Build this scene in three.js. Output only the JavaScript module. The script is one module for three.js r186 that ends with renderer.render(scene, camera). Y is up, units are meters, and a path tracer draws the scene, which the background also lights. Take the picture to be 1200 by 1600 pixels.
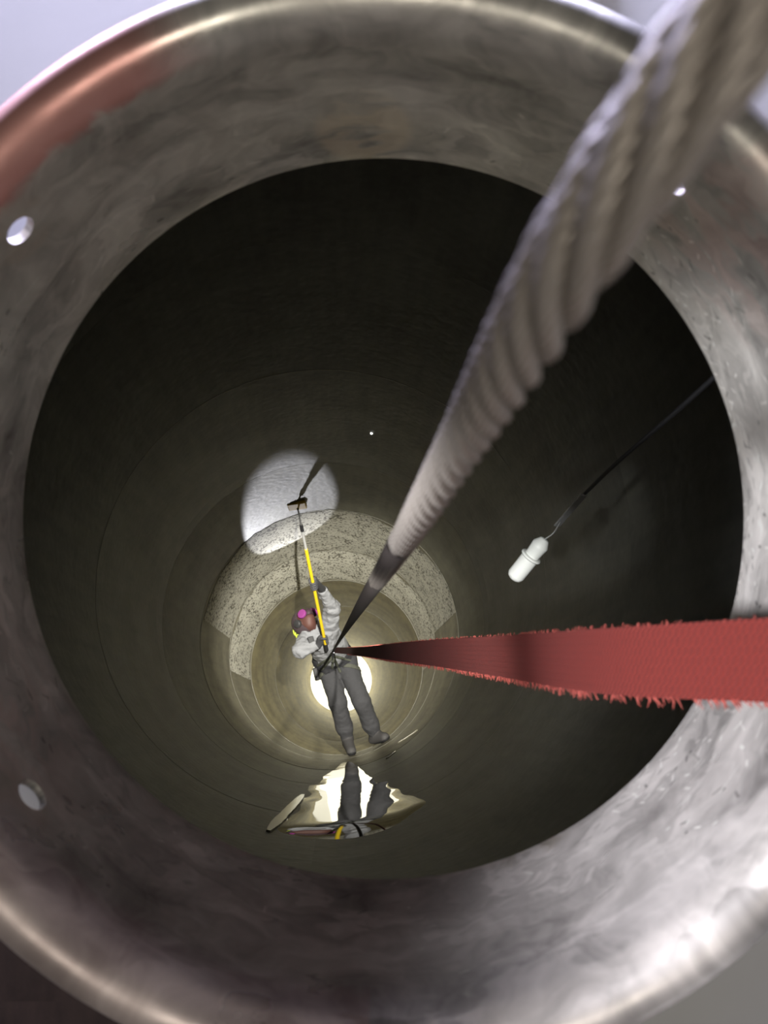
import * as THREE from 'three';
import { mergeGeometries, mergeVertices } from 'three/addons/utils/BufferGeometryUtils.js';
import { RectAreaLightUniformsLib } from 'three/addons/lights/RectAreaLightUniformsLib.js';
import { RoundedBoxGeometry } from 'three/addons/geometries/RoundedBoxGeometry.js';
import { Brush, Evaluator, SUBTRACTION } from 'three-bvh-csg';

/* ------------------------------------------------------------------ camera, lights, exposure */
const scene = new THREE.Scene();
const FOV = 68, F = 800 / Math.tan((FOV / 2) * Math.PI / 180);      // focal length in pixels of a 1200 x 1600 frame
const camera = new THREE.PerspectiveCamera(FOV, 0.75, 0.02, 60);
camera.rotation.order = 'YXZ';
camera.position.set(0, 0.35, 0);
camera.rotation.set(Math.atan(320 / F), -Math.atan(70 / F), 0);
camera.focus = 2.2;
camera.userData.fStop = 8;
camera.updateMatrixWorld(true);
scene.background = new THREE.Color(0.026, 0.0255, 0.03);            // dim hall round the opening
const renderer = new THREE.WebGLRenderer({ antialias: true });
renderer.toneMapping = THREE.LinearToneMapping;
renderer.toneMappingExposure = 1.0;
renderer.shadowMap.enabled = true;
RectAreaLightUniformsLib.init();

const V = (x, y, z) => new THREE.Vector3(x, y, z);
const camSpace = (x, y, z) => V(x, y, z).applyMatrix4(camera.matrixWorld);      // camera axes -> world
const at = (px, py, d) => camSpace((px - 600) / F * d, (800 - py) / F * d, -d); // a point at depth d
function atPlane(px, py, zw) {                                                  // where a sight line meets the pipe's cross-section at z = -zw
  const o = camera.position, p = at(px, py, 1).sub(o);
  return p.multiplyScalar(zw / -p.z).add(o);
}
const NECK = { x: -0.0045, y: -0.0085 }, leanNeck = (o) => { o.translateZ(-0.63); o.rotateX(0.02); o.rotateY(-0.028); o.translateZ(0.63); };                                        // neck axis in camera axes

function spot(pos, target, color, cd, angle, penumbra, radius) {
  const l = new THREE.SpotLight(color, cd, 0, angle, penumbra, 2);
  l.position.copy(pos); l.target.position.copy(target); scene.add(l, l.target);
  l.castShadow = true; l.shadow.radius = radius / 0.02;
  return l;
}
function area(pos, target, color, radiance, w, h) {
  const l = new THREE.RectAreaLight(color, radiance, w, h);
  const x = V(1, 0, 0).transformDirection(camera.matrixWorld), z = pos.clone().sub(target).normalize();   // long side level with the frame
  x.addScaledVector(z, -x.dot(z)).normalize();
  l.position.copy(pos); l.quaternion.setFromRotationMatrix(new THREE.Matrix4().makeBasis(x, z.clone().cross(x), z)); scene.add(l);
  return l;
}
const C = (r, g, b) => new THREE.Color().setRGB(r, g, b);
// hall lamps and added fills outside the vessel
area(camSpace(-0.15, 1.25, -0.54), camSpace(0.05, 0.40, -0.64), C(0.70, 0.70, 1.0), 190, 1.3, 0.1);   // over the flange: lights the painted end plate
spot(camSpace(-0.42, -0.1, -0.1), camSpace(0.36, -0.10, -0.64), C(0.95, 0.96, 1.0), 4.8, 0.36, 0.5, 0.05);    // left of the opening: lights the right of the neck
area(camSpace(0.0, -0.3, 0.5), camSpace(0.0, 0.3, -0.5), C(1.0, 0.93, 0.80), 9.5, 0.5, 0.3);  // added fill from below, brightens the top of the neck
area(camSpace(0.75, -0.95, -0.5), camSpace(0.42, -0.6, -0.64), C(0.95, 0.95, 1.0), 8, 0.3, 0.15);  // added fill for the lower right corner of the plate
// added spot with no visible source, brightens the hanging probe
spot(camSpace(-0.24, -0.14, -0.2), at(842, 850, 1.55), C(0.97, 1.0, 0.98), 3.1, 0.1, 0.6, 0.01);
spot(camSpace(-0.12, -0.1, -0.2), at(690, 1015, 1.4), C(1.0, 0.97, 0.95), 9, 0.24, 0.8, 0.02);   // added fill along the sling
// added lamp, unseen behind the neck, lights the worker from the front
const FILL = camSpace(0.30, 0.42, -0.80), FILL_AIM = at(520, 1005, 7.2);
spot(FILL, FILL_AIM, C(1.0, 0.96, 0.86), 290, 0.19, 0.3, 0.03);

/* ------------------------------------------------------------------ helpers */
let seed = 7;
const rnd = () => { seed = (seed * 1664525 + 1013904223) >>> 0; return seed / 4294967296; };
const used = {};
function numbered(n) { used[n] = (used[n] ?? -1) + 1; return used[n] ? `${n}_${String(used[n]).padStart(3, '0')}` : n; }
function shadows(m) { m.castShadow = m.receiveShadow = true; return m; }
function mesh(name, geo, mat, parent, label) {
  const m = shadows(new THREE.Mesh(geo, mat)); m.name = parent === scene ? numbered(name) : name;
  if (label) m.userData.label = label;
  parent.add(m); return m;
}
function tag(o, label, category, extra = {}) { Object.assign(o.userData, { label, category }, extra); return o; }
function base(name, p = V(0, 0, 0)) { const g = new THREE.Group(); g.name = numbered(name); g.position.copy(p); scene.add(g); return g; }
const hash = (x, y, z) => { let h = (x * 374761393 + y * 668265263 + z * 2147483647) | 0; h = Math.imul(h ^ (h >>> 13), 1274126177); h ^= h >>> 16; return (h >>> 0) / 4294967296; };
const sm = (t) => t * t * (3 - 2 * t), mixn = (a, b, t) => a + (b - a) * t, clamp = (x, a = 0, b = 1) => Math.min(b, Math.max(a, x));
const step = (a, b, x) => sm(clamp((x - a) / (b - a)));
function noise2(x, y, px, s) {                                      // gradient noise in 0..1, periodic in x with period px cells
  const ix = Math.floor(x), iy = Math.floor(y), fx = x - ix, fy = y - iy, w = (i) => ((i % px) + px) % px;
  const g = (i, j) => { const a = hash(w(ix + i), iy + j, s) * 6.2832; return Math.cos(a) * (fx - i) + Math.sin(a) * (fy - j); };
  const u = sm(fx), v = sm(fy);
  return 0.5 + 0.72 * mixn(mixn(g(0, 0), g(1, 0), u), mixn(g(0, 1), g(1, 1), u), v);
}
function fbm(u, v, nu, nv, oct, s) {                                // u, v in 0..1
  let a = 0, w = 0.5, t = 0;
  for (let i = 0; i < oct; i++) { a += w * noise2(u * nu, v * nv, nu, s + i); t += w; w *= 0.55; nu *= 2; nv *= 2; }
  return a / t;
}
function noise3(x, y, z, s = 0) {
  const ix = Math.floor(x), iy = Math.floor(y), iz = Math.floor(z), fx = sm(x - ix), fy = sm(y - iy), fz = sm(z - iz);
  const h = (a, b, c) => hash(ix + a, iy + b, (iz + c) * 131 + s);
  return mixn(mixn(mixn(h(0, 0, 0), h(1, 0, 0), fx), mixn(h(0, 1, 0), h(1, 1, 0), fx), fy), mixn(mixn(h(0, 0, 1), h(1, 0, 1), fx), mixn(h(0, 1, 1), h(1, 1, 1), fx), fy), fz);
}
function texture(w, h, fn, srgb, repeat = true) {
  const d = new Uint8Array(w * h * 4);
  for (let j = 0; j < h; j++) for (let i = 0; i < w; i++) {
    const c = fn((i + 0.5) / w, (j + 0.5) / h, i, j), k = (j * w + i) * 4, g = typeof c === 'number';
    for (let q = 0; q < 3; q++) d[k + q] = clamp(g ? c : c[q]) * 255;
    d[k + 3] = 255;
  }
  const t = new THREE.DataTexture(d, w, h, THREE.RGBAFormat);
  t.magFilter = t.minFilter = THREE.LinearFilter; t.generateMipmaps = false;
  t.wrapS = t.wrapT = repeat ? THREE.RepeatWrapping : THREE.ClampToEdgeWrapping;
  if (srgb) t.colorSpace = THREE.SRGBColorSpace;
  t.needsUpdate = true; return t;
}
const std = (o) => new THREE.MeshStandardMaterial({ side: THREE.DoubleSide, ...o });
function tube(pts, r, seg = 64, rad = 10, closed = false) { return new THREE.TubeGeometry(new THREE.CatmullRomCurve3(pts, closed), seg, r, rad, closed); }
function cyl(a, b, r0, r1, seg = 20, open = false) {
  const d = b.clone().sub(a), g = new THREE.CylinderGeometry(r1, r0, d.length(), seg, 1, open);
  g.translate(0, d.length() / 2, 0);
  g.applyQuaternion(new THREE.Quaternion().setFromUnitVectors(V(0, 1, 0), d.normalize()));
  return g.translate(a.x, a.y, a.z);
}
function lathe(pts, seg = 32) { return new THREE.LatheGeometry(pts.map(([r, y]) => new THREE.Vector2(Math.max(r, 1e-5), y)), seg); }
function alongAxis(geo, a, b) {                                     // +y of the geometry from a towards b
  geo.applyQuaternion(new THREE.Quaternion().setFromUnitVectors(V(0, 1, 0), b.clone().sub(a).normalize()));
  return geo.translate(a.x, a.y, a.z);
}

/* ------------------------------------------------------------------ the pipe */
// stations: centre in the frame, radius in pixels, distance along the pipe
const R0 = [[508, 899, 350, 3.2], [508, 960, 250, 4.6], [517, 991, 201, 5.7], [521, 1018, 161, 7.0], [527, 1039, 134, 7.8], [534, 1050, 103, 10.0], [533, 1063, 48, 14.0]];
const ST = R0.map(([cx, cy, r, z]) => {
  const c = atPlane(cx, cy, z), d = -(c.clone().applyMatrix4(camera.matrixWorldInverse).z);
  return { x: c.x, y: c.y, r: r * d / F, z };
});
ST.unshift({ x: ST[0].x, y: ST[0].y, r: ST[0].r, z: 0.3 });
function pipeAt(z) {                                                // centre and radius at distance z
  let i = 0; while (i < ST.length - 2 && z > ST[i + 1].z) i++;
  const a = ST[i], b = ST[i + 1], t = (z - a.z) / (b.z - a.z);
  return { x: mixn(a.x, b.x, t), y: mixn(a.y, b.y, t), r: mixn(a.r, b.r, t) };
}
function floorY(x, z) { const p = pipeAt(z), dx = x - p.x; return p.y - Math.sqrt(Math.max(1e-4, p.r * p.r - dx * dx)); }
const plateN = V(0, 0, 1).transformDirection(camera.matrixWorld), plateP = camSpace(0, 0, -0.60);
function pipeGeo(z0, z1, nz, inset = 0, jag = null, a0 = 0, a1 = Math.PI * 2, na = 200, toPlate = false) {
  const pos = [], uv = [], idx = [];
  for (let j = 0; j <= nz; j++) for (let i = 0; i <= na; i++) {
    const a = mixn(a0, a1, i / na), t = j / nz;
    let z = mixn(z0 + (jag ? jag(a, 0) : 0), z1 + (jag ? jag(a, 1) : 0), t);
    const p = pipeAt(z), x = p.x + Math.sin(a) * (p.r - inset), y = p.y - Math.cos(a) * (p.r - inset);
    if (toPlate && j === 0) {                                       // meets the slanting end plate
      z = -(plateP.z - ((x - plateP.x) * plateN.x + (y - plateP.y) * plateN.y) / plateN.z);
    }
    pos.push(x, y, -z); uv.push(a * 0.95, z);
  }
  for (let j = 0; j < nz; j++) for (let i = 0; i < na; i++) {
    const k = j * (na + 1) + i; idx.push(k, k + na + 1, k + 1, k + 1, k + na + 1, k + na + 2);
  }
  const g = new THREE.BufferGeometry();
  g.setAttribute('position', new THREE.Float32BufferAttribute(pos, 3)); g.setAttribute('uv', new THREE.Float32BufferAttribute(uv, 2));
  g.setIndex(idx); g.computeVertexNormals();
  return g;
}
const blotch = texture(1024, 1024, (u, v) => {                      // dull steel with films and runs of dirt
  const n = fbm(u, v, 6, 6, 6, 11), r = fbm(u, v, 40, 5, 4, 31), s = fbm(u, v, 90, 90, 2, 51);
  const k = 0.62 + 0.5 * (n - 0.5) * 1.6 + 0.35 * (r - 0.5) + 0.12 * (s - 0.5);
  return [k, k * (0.99 + 0.04 * (n - 0.5)), k * (0.95 - 0.12 * (r - 0.5))];
}, false);
const blotchBump = texture(512, 512, (u, v) => 0.6 * fbm(u, v, 5, 5, 4, 71) + 0.4 * fbm(u, v, 60, 60, 2, 75), false);
const crust = texture(1024, 1024, (u, v) => {                       // flaking lining, dark pits
  const n = fbm(u, v, 6, 6, 6, 111), p = fbm(u, v, 60, 50, 3, 131), q = fbm(u, v, 12, 12, 3, 151);
  let k = 0.75 + 0.35 * (n - 0.5); const pit = step(0.565, 0.61, p * 0.75 + q * 0.35 - 0.02);
  k *= 1 - 0.72 * pit;
  return [k, k * (0.985 - 0.03 * pit), k * (0.93 - 0.1 * pit)];
}, false);
function rep(t, s) { const c = t.clone(); c.repeat.set(s, s); c.needsUpdate = true; return c; }
const steelMat = (r, g, b, rough, s = 0.45) => std({ color: C(r, g, b), map: rep(blotch, s), roughness: rough, metalness: 0.15, bumpMap: rep(blotchBump, s), bumpScale: 0.004 });
const M = {
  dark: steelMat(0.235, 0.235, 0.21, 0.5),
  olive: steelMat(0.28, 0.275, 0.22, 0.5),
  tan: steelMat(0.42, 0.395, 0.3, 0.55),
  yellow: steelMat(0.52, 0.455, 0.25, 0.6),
  crust: std({ color: C(0.8, 0.79, 0.71), map: rep(crust, 0.8), roughness: 0.8, bumpMap: rep(crust, 0.8), bumpScale: 0.004 }),
  weld: std({ color: C(0.3, 0.29, 0.24), roughness: 0.45, metalness: 0.3, bumpMap: rep(blotchBump, 4), bumpScale: 0.003 }),
  black: std({ color: C(0.02, 0.02, 0.022), roughness: 0.6 }),
};
const pipe = base('wall_pipe'); pipe.userData.kind = 'structure'; pipe.userData.label = 'long round steel pipe of welded sections with worn lining';
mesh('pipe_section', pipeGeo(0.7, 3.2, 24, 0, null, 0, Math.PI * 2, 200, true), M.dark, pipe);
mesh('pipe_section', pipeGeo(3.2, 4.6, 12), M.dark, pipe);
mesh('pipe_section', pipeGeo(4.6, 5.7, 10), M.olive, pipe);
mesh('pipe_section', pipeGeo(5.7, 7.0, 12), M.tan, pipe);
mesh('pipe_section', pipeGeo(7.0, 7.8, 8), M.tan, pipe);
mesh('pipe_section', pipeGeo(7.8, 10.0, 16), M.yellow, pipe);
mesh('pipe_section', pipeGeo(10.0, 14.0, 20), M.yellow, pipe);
const jagN = (a, e) => (e ? 0.10 : 0.34) * (fbm(a / 6.2832, e * 0.37 + 0.1, 14, 4, 4, 200) - 0.5) + 0.05 * (fbm(a / 6.2832, e * 0.6, 90, 4, 2, 220) - 0.5);
mesh('worn_lining', pipeGeo(5.72, 6.95, 14, 0.004, jagN, 1.75, 4.6, 320), M.crust, pipe, 'flaking pale grey lining on the crown of the pipe');
mesh('worn_lining', pipeGeo(7.0, 7.75, 10, 0.004, jagN, 1.5, 4.9, 260), M.crust, pipe, 'pitted beige lining round the worker');
for (const [k, tr] of [[1, 0.0006], [2, 0.0006], [3, 0.002], [4, 0.0025], [5, 0.004], [6, 0.003]]) {
  const p = ST[k], g = new THREE.TorusGeometry(p.r - tr * 0.25, tr, 8, 160); g.scale(1, 1, 5); g.translate(p.x, p.y, -p.z);
  mesh('weld_seam', g, M.weld, pipe);
}
// the far end: end wall with a round lit opening
{
  const p = ST[ST.length - 1];
  const w = new THREE.RingGeometry(p.r - 0.002, 1.4, 96, 1); w.translate(p.x, p.y, -p.z - 0.01);
  const e = mesh('wall_far', w, M.tan, scene); e.userData.kind = 'structure';
  const d = new THREE.CylinderGeometry(p.r + 0.02, p.r + 0.02, 0.02, 96); d.rotateX(Math.PI / 2); d.translate(p.x, p.y, -p.z - 0.05);
  const o = mesh('window_1', d, std({ color: C(0.8, 0.8, 0.75), emissive: C(1.0, 0.96, 0.78), emissiveIntensity: 1.4 }), scene);
  o.userData.kind = 'structure'; o.userData.label = 'bright round opening at the far end of the pipe';
  area(V(p.x, p.y, -p.z - 0.03), V(p.x, p.y, 0), C(1.0, 0.93, 0.64), 1.8, p.r * 1.36, p.r * 1.36);
}
// the near end plate
{
  const s = new THREE.Shape(); s.absarc(0, 0, 1.75, 0, Math.PI * 2);
  const h = new THREE.Path(); h.absarc(0, 0, 0.3125, 0, Math.PI * 2, true); s.holes.push(h);
  const g = new THREE.ExtrudeGeometry(s, { depth: 0.012, bevelEnabled: false, curveSegments: 128 });
  g.translate(0, 0, -0.65);
  const paint = std({ color: C(0.72, 0.72, 0.74), roughness: 0.45, map: rep(texture(512, 512, (u, v) => 0.9 + 0.12 * (fbm(u, v, 5, 5, 5, 301) - 0.5), false), 1.3) });
  const e = mesh('wall_near', g, paint, scene, 'pale painted end plate round the neck'); e.userData.kind = 'structure';
  e.position.copy(camSpace(NECK.x, NECK.y, 0)); e.quaternion.copy(camera.quaternion); leanNeck(e);
}

/* ------------------------------------------------------------------ the neck */
{
  const prof = [];                                                  // [radius, depth], closed
  const add = (r, d) => prof.push([r, d]);
  add(0.3022, 0.634); add(0.3002, 0.632);
  for (let i = 1; i <= 12; i++) add(0.3, mixn(0.631, 0.474, i / 12));
  for (let i = 1; i <= 16; i++) { const a = i / 16 * Math.PI; add(0.321 - 0.021 * Math.cos(a), 0.472 - 0.028 * Math.sin(a)); }
  add(0.341, 0.476); add(0.330, 0.479); add(0.3058, 0.481); add(0.3055, 0.622); add(0.318, 0.634); add(0.318, 0.637); add(0.3022, 0.634);
  prof.reverse();
  const g = new THREE.LatheGeometry(prof.map(([r, d]) => new THREE.Vector2(r, -d)), 288);
  const uv = g.attributes.uv, ps = g.attributes.position;
  for (let i = 0; i < uv.count; i++) uv.setY(i, (-ps.getY(i) - 0.435) / 0.205);
  g.rotateX(Math.PI / 2);
  let b = new Brush(g); b.updateMatrixWorld();
  const ev = new Evaluator(); ev.attributes = ['position', 'normal', 'uv'];
  for (const [px, py, r, z] of [[41, 348, 0.0105, 0], [49, 1243, 0.012, 0], [1052, 288, 0.0105, 0]]) {
    const rad = Math.hypot(px - 592, py - 817), depth = 0.3 * F / rad, a = Math.atan2(-(py - 817), px - 592);
    const c = new THREE.CylinderGeometry(r, r, 0.1, 28); c.rotateZ(-Math.PI / 2); c.translate(0.31, 0, 0); c.rotateZ(a); c.translate(0, 0, -depth);
    const h = new Brush(c); h.updateMatrixWorld();
    b = ev.evaluate(b, h, SUBTRACTION);
  }
  // u runs round the neck: 0 bottom, 0.25 right, 0.5 top, 0.75 left;  v from the lip (0.04) to the inner edge (0.96)
  const strokes = [];
  for (let i = 0; i < 420; i++) { const right = rnd() < 0.7; strokes.push([right ? 0.12 + 0.26 * rnd() : rnd(), 0.2 + 0.78 * Math.sqrt(rnd()), 0.0008 + 0.006 * rnd() * rnd(), rnd() < 0.5 ? 0.003 : 0.006 + 0.03 * rnd() * rnd(), rnd() < 0.62 ? 1 : -1, rnd() * 2 - 1]); }
  const W = 2048, H = 512, scr = new Float32Array(W * H);
  for (const [u, v, du, dv, sg, sl] of strokes) {
    const n = 60; for (let k = 0; k < n; k++) {
      const t = k / n - 0.5, x = Math.round((u + du * t * 3 * sl) * W), y = Math.round((v + dv * t * 2) * H);
      for (let dx = -1; dx <= 1; dx++) { const xx = ((x + dx) % W + W) % W; if (y >= 0 && y < H) scr[y * W + xx] = clamp(scr[y * W + xx] + sg * (dx ? 0.05 : 0.12), -0.5, 0.7); }
    }
  }
  const blob = (u, v, cu, cv, su, sv) => { let du = Math.abs(u - cu); du = Math.min(du, 1 - du) / su; const dv = (v - cv) / sv; return du * du + dv * dv; };
  const map = texture(W, H, (u, v, i, j) => {
    const w1 = fbm(u, v, 24, 5, 3, 381) - 0.5, w2 = fbm(u, v, 24, 5, 3, 391) - 0.5; const u0 = u, v0 = v; u += 0.03 * w1; v += 0.35 * w2;
    const n = fbm(u, v, 14, 3, 6, 401), n2 = fbm(u, v, 40, 10, 4, 421), r = fbm(u, v, 200, 4, 3, 441), pa = fbm(u, v, 22, 5, 5, 461); u = u0; v = v0;
    let k = 0.62 + 1.1 * (n - 0.5) + 0.5 * (n2 - 0.5) + 0.22 * (r - 0.5);
    k += 0.3 * step(0.52, 0.57, pa) * step(0.2, 0.6, v) - 0.16 * step(0.5, 0.42, 1 - pa);            // worn, lighter patches
    let c = [k, k * 0.965, k * 0.93];
    const low = 0.5 + 0.5 * Math.cos(u * 6.2832), left = 0.5 - 0.5 * Math.sin(u * 6.2832);
    c = [c[0] * (1 + 0.02 * low), c[1] * (1 - 0.02 * low), c[2] * (1 + 0.06 * low)];
    // thin red paint on the rim at the upper left, and rosy tints low on the left
    const edge = v + 0.10 * (n2 - 0.5) + 0.05 * (r - 0.5);
    let red = step(0.545, 0.58, u) * (1 - step(0.64, 0.78, u)) * (1 - step(0.11, 0.17, edge));
    red = Math.max(red * 0.85, 0.16 * step(0.78, 0.86, u) * (1 - step(0.2, 0.3, edge)));  // pink highlight of the lower left lip put into the colour
    const fil = 0.22 * Math.max(0, 1 - blob(u, v, 0.82, 0.45, 0.06, 0.5)) + 0.3 * Math.max(0, 1 - blob(u, v, 0.36, 0.35, 0.05, 0.5));
    red = Math.max(red, fil * step(0.4, 0.6, n2));
    c = [mixn(c[0], 0.62, red), mixn(c[1], 0.27, red), mixn(c[2], 0.25, red)];
    // rust-brown scuff at the inner edge, lower right
    const br = Math.max(0, 1 - blob(u, v, 0.068, 0.93, 0.022, 0.07)) * step(0.42, 0.6, n2 * 0.6 + r * 0.4);
    c = [mixn(c[0], 0.2, br * 0.8), mixn(c[1], 0.16, br * 0.8), mixn(c[2], 0.1, br * 0.8)];
    // pale scrapes round the drilled holes
    const h = Math.max(0, 1 - blob(u, v, 0.638, 0.28, 0.016, 0.16)), h2 = Math.max(0, 1 - blob(u, v, 0.857, 0.3, 0.02, 0.13));
    const hh = step(0.1, 0.5, Math.max(h, h2)) * 0.4 * step(0.35, 0.55, pa);
    c = [mixn(c[0], 0.66, hh), mixn(c[1], 0.57, hh), mixn(c[2], 0.5, hh)];
    // warm highlight painted at the top by the inner edge
    const tp = Math.max(0, 1 - blob(u, v, 0.505, 0.72, 0.022, 0.3)); const tq = step(0.0, 0.5, tp) * 0.45 * step(0.35, 0.55, n2);
    c = [mixn(c[0], 0.95, tq), mixn(c[1], 0.8, tq), mixn(c[2], 0.62, tq)];
    const s = scr[j * W + i]; return c.map((x) => x * (1 + s * 1.3) + s * 0.12);
  }, false);
  const rough = texture(1024, 256, (u, v) => 0.42 + 0.8 * (fbm(u, v, 20, 4, 5, 501) - 0.5), false);
  const bump = texture(1024, 256, (u, v, i, j) => 0.5 + 0.35 * (fbm(u, v, 60, 10, 4, 521) - 0.5) + 0.25 * (fbm(u, v, 300, 60, 2, 531) - 0.5) + 0.5 * scr[j * 2 * W + i * 2], false);
  const mat = std({ color: C(0.78, 0.775, 0.74), map, roughness: 1, roughnessMap: rough, metalness: 0.45, bumpMap: bump, bumpScale: 0.0005 });
  const n = mesh('steel_neck', b.geometry, mat, scene);
  n.position.copy(camSpace(NECK.x, NECK.y, 0)); n.quaternion.copy(camera.quaternion);
  leanNeck(n);
  tag(n, 'scratched round steel access neck with rolled rim and drilled holes framing the view', 'pipe collar');
}
// added dark panel, stands in for shade on the lower left end plate
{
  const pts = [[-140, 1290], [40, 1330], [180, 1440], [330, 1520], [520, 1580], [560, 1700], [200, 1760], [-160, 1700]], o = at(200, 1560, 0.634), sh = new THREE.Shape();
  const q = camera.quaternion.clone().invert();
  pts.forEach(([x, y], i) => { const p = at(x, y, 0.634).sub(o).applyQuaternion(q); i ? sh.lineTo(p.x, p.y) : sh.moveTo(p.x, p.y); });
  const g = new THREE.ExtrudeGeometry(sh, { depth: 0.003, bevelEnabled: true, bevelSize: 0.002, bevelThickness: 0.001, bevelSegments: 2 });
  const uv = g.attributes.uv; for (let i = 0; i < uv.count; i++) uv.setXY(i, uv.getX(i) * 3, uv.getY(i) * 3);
  const m = mesh('added_dark_panel', g, std({ color: C(0.10, 0.066, 0.07), roughness: 0.7, map: blotch }), scene);
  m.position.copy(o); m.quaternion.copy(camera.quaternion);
  tag(m, 'added dark mauve panel standing in for shade on the plate at the lower left of the neck rim', 'panel');
}
// red webbing lying on the end plate above the neck
{
  const s = new THREE.Shape(); s.moveTo(-0.022, -0.004); s.lineTo(0.028, 0.004); s.lineTo(0.085, 0.016); s.lineTo(0.075, 0.065); s.lineTo(-0.09, 0.045); s.lineTo(-0.075, 0.008);
  const g = new THREE.ExtrudeGeometry(s, { depth: 0.006, bevelEnabled: true, bevelSize: 0.002, bevelThickness: 0.002, bevelSegments: 2 });
  const o = mesh('red_strap', g, std({ color: C(0.33, 0.045, 0.03), roughness: 0.85 }), scene);
  o.position.copy(at(803, 12, 0.628)); o.quaternion.copy(camera.quaternion);
  tag(o, 'folded red webbing end lying on the pale plate above the neck rim', 'strap');
}

/* ------------------------------------------------------------------ wire rope */
const hook = atPlane(521, 1016, 6.98);                              // where rope and sling meet the harness
{
  const rope = base('wire_rope'); tag(rope, 'thick twisted steel wire rope running from the upper right corner down to the worker', 'cable');
  const path = [[1560, -560, 0.09], [1260, -130, 0.108], [1068, 145, 0.123], [902, 385, 0.150], [815, 530, 0.187], [722, 690, 0.287], [660, 796, 0.4], [632, 842, 0.5], [596, 898, 0.75], [576, 928, 1.0]].map(([x, y, d]) => at(x, y, d));
  const curve = new THREE.CatmullRomCurve3(path, false, 'centripetal');
  const L = curve.getLength(), N = 900, upto = 0.80, fr = curve.computeFrenetFrames(N, false);
  const strandMat = std({ color: C(0.34, 0.30, 0.27), roughness: 0.45, metalness: 0.4,
    bumpMap: texture(64, 64, (u) => 0.5 + 0.5 * Math.sin(u * 2 * Math.PI * 4), false), bumpScale: 0.0006,
    map: texture(256, 256, (u, v) => 0.7 + 0.6 * (fbm(u, v, 8, 30, 4, 601) - 0.5), false) });
  const pts = curve.getSpacedPoints(N), r = 0.00985, sr = 0.0033, hr = r - sr;
  for (let s = 0; s < 6; s++) {
    const hp = []; for (let i = 0; i <= N * upto; i++) {
      const a = -(i / N * L) / 0.112 * 2 * Math.PI + s * Math.PI / 3;      // right-hand lay seen with the path running away
      hp.push(pts[i].clone().addScaledVector(fr.normals[i], Math.cos(a) * hr).addScaledVector(fr.binormals[i], Math.sin(-a) * -hr));
    }
    const g = new THREE.TubeGeometry(new THREE.CatmullRomCurve3(hp), 700, sr, 12); const uv = g.attributes.uv;
    for (let i = 0; i < uv.count; i++) uv.setXY(i, uv.getX(i) * 40 + uv.getY(i) * 2, uv.getY(i) * 2);
    mesh('strand', g, strandMat, rope);
  }
  mesh('core', new THREE.TubeGeometry(new THREE.CatmullRomCurve3(pts.slice(0, Math.floor(N * upto))), 300, hr, 10), M.black, rope);
  const k = path.length; const far = [at(626, 850, 0.52), path[k - 2], path[k - 1], at(548, 972, 2.0), at(530, 1001, 4.5), hook];
  const sg = new THREE.TubeGeometry(new THREE.CatmullRomCurve3(far, false, 'centripetal'), 200, 0.0096, 14);
  mesh('sleeve', sg, std({ color: C(0.022, 0.016, 0.015), roughness: 0.6 }), rope, 'smooth dark sleeve over the lower run of the rope');
}

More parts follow.
